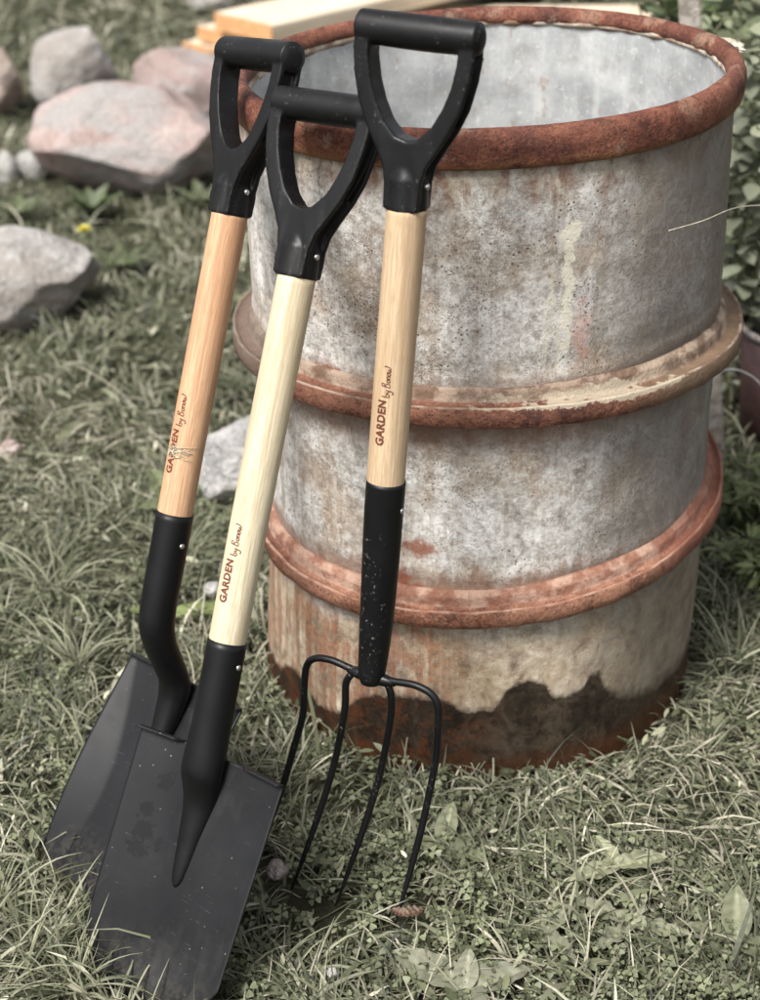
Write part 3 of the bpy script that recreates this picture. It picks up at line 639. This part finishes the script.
# ---------------------------------------------------------------- vegetation
def inv(o): return o.matrix_world.inverted()
def shovel_mask(x, y, root, W, vlo, vhi, nfun, hmax):
    "True where grass rooted at x, y would grow through the blade sheet"
    m = root.matrix_world; a = m.to_3x3().col[2]; wv = m.to_3x3().col[0]; nn = -m.to_3x3().col[1]
    out = np.zeros(len(x), bool)
    for hh in np.linspace(-.02, hmax, 8):
        d = np.stack([x-m.translation.x, y-m.translation.y, np.full(len(x), hh)-m.translation.z], 1)
        uu = d@np.array(wv); vv = d@np.array(a); qq = d@np.array(nn); nt_ = np.interp(vv, *nfun)
        out |= (np.abs(uu) < W+.004) & (vv > vlo) & (vv < vhi) & (np.abs(qq-nt_) < .014)
    return out
def clear(x, y, hmax=.05):
    k = np.hypot(x+.02, y) > .325
    for cx, cy, rx, ry in ROCKS: k &= ((x-cx)/(rx*.82))**2 + ((y-cy)/(ry*.82))**2 > 1
    k &= ~shovel_mask(x, y, fs_, .108, -.045, .27, ([-.06, 0, .255], [.042, .030, -.017]), hmax)
    k &= ~shovel_mask(x, y, rs_, .108, -.050, .27, ([-.07, -.01, .244], [.036, .014, -.072]), hmax)
    k &= np.hypot(x-.6, y-.8) > .14
    m = fk.matrix_world; wv, yv, av = (np.array(m.to_3x3().col[i]) for i in range(3)); tr0 = np.array(m.translation)
    for xe in (-.128, -.069, -.007, .072):
        for vz in (.012, .03, .05, .07, .10):
            q = tr0 + wv*xe + av*vz - yv*interp(vz, *NP); k &= ((x-q[0])**2 + (y-(q[1]-.02))**2) > (.016+.15*max(0, .06-q[2]))**2*(1 if q[2] < .08 else 0)
    return k
PAL = np.array([(.104, .114, .064), (.150, .158, .096), (.055, .066, .033), (.240, .240, .165), (.45, .435, .33), (.030, .038, .018), (.30, .30, .22)])
PW = np.array([.24, .24, .16, .15, .06, .09, .06])
def build_strips(name, base, dirs, L, Wd, bend, col, mat, rows=5, fold=.0, lie=None):
    "many curved ribbons as one mesh"
    n = len(L); k = np.linspace(0, 1, rows)
    ang0 = lie; side = np.stack([-dirs[:, 1], dirs[:, 0], np.zeros(n)], 1)
    tw = RNG.normal(0, .5, n)
    V = np.zeros((n, rows, 2, 3)); pos = base.copy(); prevk = 0
    curl = RNG.normal(0, .5, n)
    for i, t in enumerate(k):
        if i:
            tm = (t+prevk)/2; el = ang0 - bend*tm
            az = curl*tm; dx = dirs[:, 0]*np.cos(az)-dirs[:, 1]*np.sin(az); dy = dirs[:, 0]*np.sin(az)+dirs[:, 1]*np.cos(az)
            stepv = np.stack([np.cos(el)*dx, np.cos(el)*dy, np.sin(el)], 1)*(L*(t-prevk))[:, None]
            pos = pos+stepv; pos[:, 2] = np.maximum(pos[:, 2], -.018+.012*((np.arange(n)*.618) % 1))
        prevk = t
        wv = Wd*np.array([.75, 1., .95, .7, .08] if rows == 5 else np.interp(t, [0, .3, .6, 1], [.7, 1, .9, .08]))[i] if rows == 5 else Wd*np.interp(t, [0, .3, .6, 1], [.7, 1, .9, .08])
        up_ = np.zeros((n, 3)); up_[:, 2] = 1
        sv_ = side*np.cos(tw)[:, None] + up_*np.sin(tw)[:, None]
        V[:, i, 0] = pos - sv_*wv[:, None]/2; V[:, i, 1] = pos + sv_*wv[:, None]/2
    V = V.reshape(-1, 3); per = rows*2
    q = np.array([[2*i, 2*i+1, 2*i+3, 2*i+2] for i in range(rows-1)])
    F = (np.arange(n)[:, None, None]*per + q[None]).reshape(-1, 4)
    return mesh_np(name, V, F, np.repeat(col, per, 0), mat)
def mesh_np(name, V, F, C_, mat):
    me = bpy.data.meshes.new(name); me.vertices.add(len(V)); me.vertices.foreach_set('co', V.astype(np.float32).ravel())
    nF, k = F.shape; me.loops.add(nF*k); me.loops.foreach_set('vertex_index', F.astype(np.int32).ravel())
    me.polygons.add(nF); me.polygons.foreach_set('loop_start', np.arange(0, nF*k, k, dtype=np.int32)); me.polygons.foreach_set('loop_total', np.full(nF, k, np.int32))
    me.update(calc_edges=True)
    a = me.color_attributes.new('tint', 'FLOAT_COLOR', 'POINT'); a.data.foreach_set('color', np.concatenate([C_, np.ones((len(C_), 1))], 1).astype(np.float32).ravel())
    return link_mesh(name, me, mat, None)
def scatter(n, x0, x1, y0, y1): return RNG.uniform(x0, x1, n), RNG.uniform(y0, y1, n)
def grass():
    X = []; Y = []; SC = []; DS = []
    for dens, y0, y1, sc in ((34000, -.95, -.30, 1.0), (28000, -.30, .55, 1.0), (12000, .55, 1.3, 1.25), (6500, 1.3, 2.4, 1.6), (3000, 2.4, 4.0, 2.2), (1500, 4.0, 6.8, 3.2)):
        xa = -.62-.31*(y1+1.0); xb = .42+.20*(y1+1.0)
        n = int(dens*(xb-xa)*(y1-y0)); x, y = scatter(n, xa, xb, y0, y1); X.append(x); Y.append(y); SC.append(np.full(n, sc))
    x = np.concatenate(X); y = np.concatenate(Y); sc = np.concatenate(SC)
    # clumps: leave openings and tufts
    f = np.array([mnoise.noise(Vector((a*9, b*9, 0))) for a, b in zip(x, y)]); f2 = np.array([mnoise.noise(Vector((a*2.3, b*2.3, 5))) for a, b in zip(x, y)])
    keep = clear(x, y) & (RNG.random(len(x)) < .62+.9*f)
    x, y, sc, f, f2 = x[keep], y[keep], sc[keep], f[keep], f2[keep]; n = len(x)
    L = RNG.lognormal(math.log(.040), .5, n)*(1+.5*f)*(.55+.45*sc); L = np.clip(L, .012, .16*sc)
    Wd = RNG.lognormal(math.log(.0024), .38, n)*(.35+.75*sc)
    az = RNG.uniform(0, 2*math.pi, n)*.65 + 6*f2 + 3*f
    lie = np.clip(RNG.normal(.75, .38, n), .05, 1.5); bend = RNG.uniform(.3, 1.9, n)
    z = np.full(n, -.024)+RNG.uniform(0, .014, n)
    ci = RNG.choice(len(PAL), n, p=PW); col = PAL[ci]*(1+RNG.normal(0, .16, n))[:, None]*(1+.35*f2)[:, None]
    dry = (RNG.random(n) < np.clip(.10+.5*f2, 0, .4)); col[dry] = np.array([.36, .335, .25])*RNG.uniform(.7, 1.2, (dry.sum(), 1))
    col = np.clip(col, .02, .6)
    build = build_strips('grass', np.stack([x, y, z], 1), np.stack([np.cos(az), np.sin(az)], 1), L, Wd, bend, col, M_GRASS, 5, 0, lie)
    tag(build, kind='stuff'); return build
M_GRASS = mat_leafy('grass_blades', (.97, .97, 1.0)); M_LEAF = mat_leafy('leaf_green', (1, 1, 1), .5)
grass()
# longer blades in tufts: against the blades' lower edges and round the barrel foot
def tufts():
    bx = []; 
    spots = [(-.60, -.60, 90, .11), (-.53, -.68, 120, .12), (-.47, -.74, 120, .12), (-.55, -.76, 120, .12), (-.62, -.72, 90, .12), (-.40, -.775, 70, .08), (-.36, -.80, 40, .06), (.36, -.05, 60, .12), (.38, .12, 60, .12), (.345, -.16, 50, .10), (.30, -.25, 50, .08),
             (-.36, .02, 60, .12), (-.42, -.1, 50, .12), (-.35, -.2, 40, .10), (-.62, -.1, 60, .14), (-.7, .1, 70, .15), (-.52, .22, 60, .13), (.5, .2, 60, .16), (.6, 0, 50, .14), (.47, -.35, 50, .12), (-.8, -.2, 50, .13), (-.1, -.40, 30, .07), (.1, -.37, 30, .06), (-.25, -.32, 30, .08), (.0, -.345, 20, .06), (.2, -.31, 30, .07)]
    for _ in range(40):
        spots.append((random.uniform(-.95, .7), random.uniform(-.75, 1.2), random.randint(8, 26), random.uniform(.07, .13)))
    B = []; LL = []; AZ = []
    for sx, sy, n, L in spots:
        a = RNG.uniform(0, 6.28, n); r = RNG.exponential(.018, n); B.append(np.stack([sx+r*np.cos(a), sy+r*np.sin(a), np.full(n, -.022)], 1)); LL.append(L*RNG.uniform(.5, 1.25, n)); AZ.append(a+RNG.normal(0, .7, n))
    B = np.concatenate(B); L = np.concatenate(LL); az = np.concatenate(AZ); k = clear(B[:, 0], B[:, 1], .02); B, L, az = B[k], L[k], az[k]; n = len(L)
    ci = RNG.choice(4, n, p=[.2, .35, .1, .35]); col = PAL[ci]*RNG.uniform(.9, 1.35, (n, 1)); 
    o = build_strips('long_grass', B, np.stack([np.cos(az), np.sin(az)], 1), L, RNG.uniform(.0018, .0038, n), RNG.uniform(.8, 2.3, n), col, M_GRASS, 9, 0, np.clip(RNG.normal(1.15, .25, n), .5, 1.5))
    tag(o, kind='stuff')
tufts()
def leaf_shape(kind):
    if kind == 'round': return [(0, .02), (.35, .34), (.72, .52), (.98, .36), (.88, 0)]
    if kind == 'lance': return [(0, .03), (.15, .10), (.4, .17), (.7, .13), (1, 0)]
    return [(0, .05), (.12, .26), (.4, .38), (.75, .22), (1, 0)]
def leaf_batch(P, D, N_, S_, kind, col, rows=5):
    "leaves with a folded midrib: P base, D direction, N_ normal, S_ length"
    sh = leaf_shape(kind); n = len(P); V = np.zeros((n, len(sh), 3, 3)); side = np.cross(D, N_); side /= np.linalg.norm(side, axis=1)[:, None]+1e-9
    for i, (t, wd) in enumerate(sh):
        c = P + D*(S_*t)[:, None] - N_*(S_*.28*t*t)[:, None]
        V[:, i, 1] = c - N_*(S_*wd*.22)[:, None]; V[:, i, 0] = c - side*(S_*wd)[:, None]; V[:, i, 2] = c + side*(S_*wd)[:, None]
    per = len(sh)*3; q = np.array([[3*i+j, 3*i+j+1, 3*i+3+j+1, 3*i+3+j] for i in range(len(sh)-1) for j in (0, 1)])
    return V.reshape(-1, 3), (np.arange(n)[:, None, None]*per+q[None]).reshape(-1, 4), np.repeat(col, per, 0)
def norm(a): return a/(np.linalg.norm(a, axis=1)[:, None]+1e-9)
def clover():
    x, y = scatter(16000, -.75, .55, -.9, .5); f = np.array([mnoise.noise(Vector((a*5+9, b*5, 2))) for a, b in zip(x, y)])
    pref = (.35*((x > -.3) & (y < -.45)) + .12)
    k = clear(x, y) & (RNG.random(len(x)) < np.clip(pref+.8*f, 0, .9)); x, y = x[k], y[k]; n = len(x)
    z = RNG.uniform(-.004, .018, n); P = []; D = []; S_ = []; N_ = []; Cc = []
    tilt = RNG.normal(0, .35, (n, 2)); nr_ = norm(np.stack([tilt[:, 0], tilt[:, 1]-.15, np.ones(n)], 1)); a0 = RNG.uniform(0, 6.28, n); sz = RNG.uniform(.004, .0095, n)
    col = np.array([.128, .143, .082])*RNG.uniform(.6, 1.5, (n, 1))*np.array([1, 1, 1])
    for j in range(3):
        a = a0+j*2.094; d = np.stack([np.cos(a), np.sin(a), np.zeros(n)], 1); d = norm(d - nr_*(d*nr_).sum(1)[:, None])
        P.append(np.stack([x, y, z], 1)+d*.0008); D.append(d); N_.append(nr_); S_.append(sz); Cc.append(col)
    V, F, Cx = leaf_batch(np.concatenate(P), np.concatenate(D), np.concatenate(N_), np.concatenate(S_), 'round', np.concatenate(Cc))
    tag(mesh_np('clover', V, F, Cx, M_LEAF), kind='stuff')
clover()
def litter():
    "small mixed leaves and clippings lying in the turf"
    x, y = scatter(5200, -1.0, .75, -.9, 1.4); k = clear(x, y); x, y = x[k], y[k]; n = len(x); a = RNG.uniform(0, 6.28, n)
    nr_ = norm(np.stack([RNG.normal(0, .5, n), RNG.normal(-.1, .5, n), np.ones(n)], 1)); d = np.stack([np.cos(a), np.sin(a), np.zeros(n)], 1); d = norm(d-nr_*(d*nr_).sum(1)[:, None])
    col = PAL[RNG.choice(len(PAL), n, p=PW)]*RNG.uniform(.8, 1.4, (n, 1))
    V, F, Cx = leaf_batch(np.stack([x, y, RNG.uniform(-.008, .022, n)], 1), d, nr_, RNG.lognormal(math.log(.014), .4, n), 'lance', col)
    tag(mesh_np('leaf_litter', V, F, Cx, M_LEAF), kind='stuff')
litter()

def big_leaf(P, d, up_, L, W, col, jag=0., rows=14, curl=.25, cols=7):
    vs = []; fs = []; side = d.cross(up_).normalized(); n0 = len(vs)
    for i in range(rows+1):
        t = i/rows; prof = (math.sin(math.pi*min(1, t**.75))**.8)*W/2+.0012
        if jag: prof *= 1-jag*(.5+.5*math.cos(t*rows*1.4))*(1-.6*t)
        c = P+d*L*t - up_*(curl*L*t*t) + up_*(.012*math.sin(t*9)*L*2)
        for j in range(cols):
            s = -1+2*j/(cols-1); vs.append(c+side*prof*s + up_*(abs(s)*prof*.28 - .0012*(abs(s) < .2) + .0018*math.sin(t*24+abs(s)*4)))
    return vs, grid_faces(rows+1, cols, False)
def broadleaf(name, loc, leaves, label, cat, group, colr, jag=0.):
    root = empty(name, loc); tag(root, label, cat, group)
    for az, el, L, W in leaves:
        d = Vector((math.cos(az)*math.cos(el), math.sin(az)*math.cos(el), math.sin(el))); up_ = (Vector((0, 0, 1))-d*d.z).normalized()
        vs, fs = big_leaf(Vector((0, 0, 0)), d, up_, L, W, colr, jag)
        me = bpy.data.meshes.new('leaf'); me.from_pydata([tuple(v) for v in vs], [], fs); me.update()
        a = me.color_attributes.new('tint', 'FLOAT_COLOR', 'POINT'); cc = []
        k = random.uniform(.8, 1.2)
        for i in range(len(vs)):
            mid_ = (1.45 if i % 7 == 3 else 1.0)*(1+.16*math.sin((i//7)*2.4+abs(i % 7-3)*1.1)) *.86; cc += [colr[0]*k*mid_, colr[1]*k*mid_, colr[2]*k*mid_, 1]
        a.data.foreach_set('color', cc); link_mesh('leaf', me, M_LEAF, root)
GRN = (.165, .175, .11)
GRP = 'broad-leaved weeds in the turf'
broadleaf('dandelion_plant', (.175, -.60, .0), [(2.7, .30, .085, .030), (-.2, .25, .07, .028), (1.2, .5, .05, .022), (3.9, .2, .06, .024)], 'flat rosette of pale jagged leaves in the turf below the right side of the barrel', 'weed', GRP, (.24, .245, .17), .55)
broadleaf('dandelion_plant', (.165, -.51, .01), [(.2, .35, .06, .034), (3.6, .25, .07, .030), (2.2, .5, .05, .022)], 'light broad leaf pair in the grass just below the barrel foot, right of centre', 'weed', GRP, (.24, .25, .16), .3)
broadleaf('plantain_plant', (-.02, -.715, .0), [(2.6, .25, .10, .045), (.4, .3, .08, .04), (-1.2, .3, .07, .036), (1.5, .6, .05, .026)], 'broad ribbed leaves lying at the bottom edge, right of the fork tips', 'weed', GRP, (.20, .205, .15))
broadleaf('plantain_plant', (-.055, -.47, .0), [(1.3, .9, .055, .026), (-.6, .3, .07, .028), (3.5, .35, .055, .024), (5.2, .3, .06, .026)], 'small leafy weed growing between the fork tines and the barrel foot', 'weed', GRP, GRN)
broadleaf('plantain_plant', (.295, -.62, .0), [(1.5, .7, .07, .034), (-.6, .3, .07, .034), (2.8, .3, .06, .028)], 'upright weed with wide leaves near the lower right edge', 'weed', GRP, GRN)
broadleaf('plantain_plant', (-.50, .02, .005), [(.35, .22, .12, .036), (3.0, .3, .07, .03)], 'long smooth green leaf lying between the two shovel handles', 'weed', GRP, (.14, .175, .06))
broadleaf('plantain_plant', (-.56, .38, .0), [(2.3, .7, .09, .05), (.8, .6, .06, .03), (3.6, .4, .07, .04)], 'wide green leaves left of the rear shovel shaft, beyond its black socket', 'weed', GRP, (.12, .14, .07))
broadleaf('dandelion_plant', (-.92, 1.55, .0), [(i*.9, .6, .09, .03) for i in range(7)], 'dark leafy weed clump beside the yellow dandelion flower', 'weed', GRP, (.08, .10, .045), .4)
broadleaf('plantain_plant', (-1.08, 1.93, .0), [(i*.8+.3, .75+.2*(i % 2), .10, .04) for i in range(9)], 'dark green weed growing in front of the wide pink boulder', 'weed', GRP, (.065, .085, .04))
broadleaf('plantain_plant', (-1.27, 1.90, .0), [(i*.9, .7, .09, .035) for i in range(8)], 'dark green weed at the left corner of the wide pink boulder', 'weed', GRP, (.075, .095, .045))
broadleaf('plantain_plant', (-.80, 2.02, .0), [(i*1.0, .7, .10, .035) for i in range(6)], 'green weed at the right end of the wide pink boulder', 'weed', GRP, (.085, .10, .055))
broadleaf('dandelion_plant', (.07, -.62, .0), [(.9, .35, .05, .024), (-.9, .2, .06, .026)], 'pair of small pale leaves in the turf right of the fork tips', 'weed', GRP, (.21, .22, .15), .2)
broadleaf('fallen_leaf', (-.095, -.612, .012), [(.5, .2, .024, .018), (2.6, .2, .018, .014)], 'small curled reddish brown dead leaf at the tip of the rightmost fork tine', 'leaf', None, (.13, .075, .055), .2)
# dandelion flower
fl = empty('dandelion_flower', (-1.03, 1.66, -.02)); tag(fl, 'single yellow dandelion flower in the grass at the left', 'flower')
bm = bmesh.new()
for i in range(90):
    a = i*2.39996; t = (i/90)**.5; el = 1.45-1.35*t; L = .010+.008*t; d = Vector((math.cos(a)*math.cos(el), math.sin(a)*math.cos(el), math.sin(el))); s_ = d.cross(Vector((0, 0, 1))).normalized()*.0018; b0 = Vector((0, 0, .075))
    vv = [bm.verts.new(b0+d*.002-s_), bm.verts.new(b0+d*.002+s_), bm.verts.new(b0+d*L+s_*.9), bm.verts.new(b0+d*L-s_*.9)]; bm.faces.new(vv)
from_bm('petals', bm, mat_simple('petal_yellow', (.62, .54, .05), (.72, .66, .12), 200, .6, 0), fl, smooth=False)
bm = bmesh.new(); tube(bm, [Vector((.0, 0, 0)), Vector((.003, 0, .04)), Vector((0, 0, .076))], .0018, 8); from_bm('stem', bm, mat_simple('stem_green', (.12, .16, .06), (.17, .20, .09), 60, .6, 0), fl)

# leafy weeds behind the barrel on the right
def weed(loc, H, nst, seed, label, size=.055, col=(.11, .135, .07), spread=.10, kind='ovate', dens=1.):
    rng = np.random.default_rng(seed); rnd = random.Random(seed); root = empty('leafy_weed', loc)
    tag(root, label, 'weed', 'tall weeds behind the right side of the barrel')
    bm = bmesh.new(); P = []; D = []
    for s in range(nst):
        a = rnd.uniform(0, 6.28); sp = spread*rnd.uniform(.3, 1.2); h = H*rnd.uniform(.65, 1.05)
        pts = catmull([Vector((math.cos(a)*.02, math.sin(a)*.02, 0)), Vector((math.cos(a)*sp*.4, math.sin(a)*sp*.4, h*.45)), Vector((math.cos(a+.3)*sp, math.sin(a+.3)*sp, h*.85)), Vector((math.cos(a+.6)*sp*1.5, math.sin(a+.6)*sp*1.5, h))], 7)
        tube(bm, pts, [.0026*(1-.6*i/len(pts)) for i in range(len(pts))], 6)
        for i, p in enumerate(pts[2:]):
            for q in range(rnd.choice((1, 2, 3))*int(max(1, dens))):
                P.append(p); aa = rnd.uniform(0, 6.28); el = rnd.uniform(-.5, .8); D.append((math.cos(aa)*math.cos(el), math.sin(aa)*math.cos(el), math.sin(el)))
    from_bm('stem', bm, M_STEM, root)
    P = np.array(P); D = np.array(D); n = len(P); P = P+D*.012; nr_ = norm(np.stack([rng.normal(0, .5, n), rng.normal(-.2, .5, n), np.ones(n)], 1)); nr_ = norm(nr_-D*(nr_*D).sum(1)[:, None])
    C_ = np.array(col)*rng.uniform(.6, 1.6, (n, 1)); V, F, Cx = leaf_batch(P, D, nr_, size*rng.uniform(.5, 1.35, n), kind, C_)
    o = mesh_np('foliage', V, F, Cx, M_LEAF); o.parent = root; return root
M_STEM = mat_simple('weed_stem', (.14, .15, .08), (.22, .21, .13), 50, .7, .2)
weed((.47, .86, -.02), .72, 10, 1, 'leafy weed just right of the barrel, rooted behind the wooden stake', .040, (0.174, 0.189, 0.136), .10)
weed((.80, 1.12, -.02), .80, 10, 2, 'tall weed at the right edge behind the rusty bucket', .040, (0.189, 0.203, 0.144), .12)
weed((.590, .81, .16), .62, 12, 3, 'weed growing up out of the rusty bucket', .040, (0.174, 0.189, 0.128), .13)
weed((.48, 1.05, -.02), .80, 11, 4, 'tall weed behind the barrel just right of the wooden stake', .040, (0.131, 0.155, 0.088), .13)
weed((.70, 1.10, -.02), .86, 12, 5, 'tall dense weed behind the rusty bucket', .040, (0.145, 0.169, 0.096), .15)
weed((.30, 1.05, -.02), .88, 9, 6, 'weed rising above the barrel rim left of the wooden stake', .040, (0.131, 0.149, 0.088), .08)
weed((.88, .85, -.02), .80, 11, 7, 'weed at the far right beside the rusty bucket', .040, (0.174, 0.189, 0.128), .14)
weed((.62, 1.55, -.02), .85, 12, 8, 'darkest tall weed, furthest back beyond the wooden stake', .07, (.055, .08, .035), .2)
weed((.95, 1.5, -.02), .9, 12, 9, 'tall dark weed furthest back at the right edge', .07, (.06, .085, .035), .2)
for i, (x, y, h, lb) in enumerate(((.43, .38, .13, 'low feathery green weed at the foot of the wooden stake'), (.50, .30, .16, 'low green weed at the right edge below the rusty bucket'), (.56, .42, .2, 'bushy low weed under the pale curved wire'), (.44, .16, .10, 'lowest green weed beside the lower hoop of the barrel'))):
    weed((x, y, -.02), h, 14, 20+i, lb, .022, (.105, .13, .055), .06, 'lance', 2)
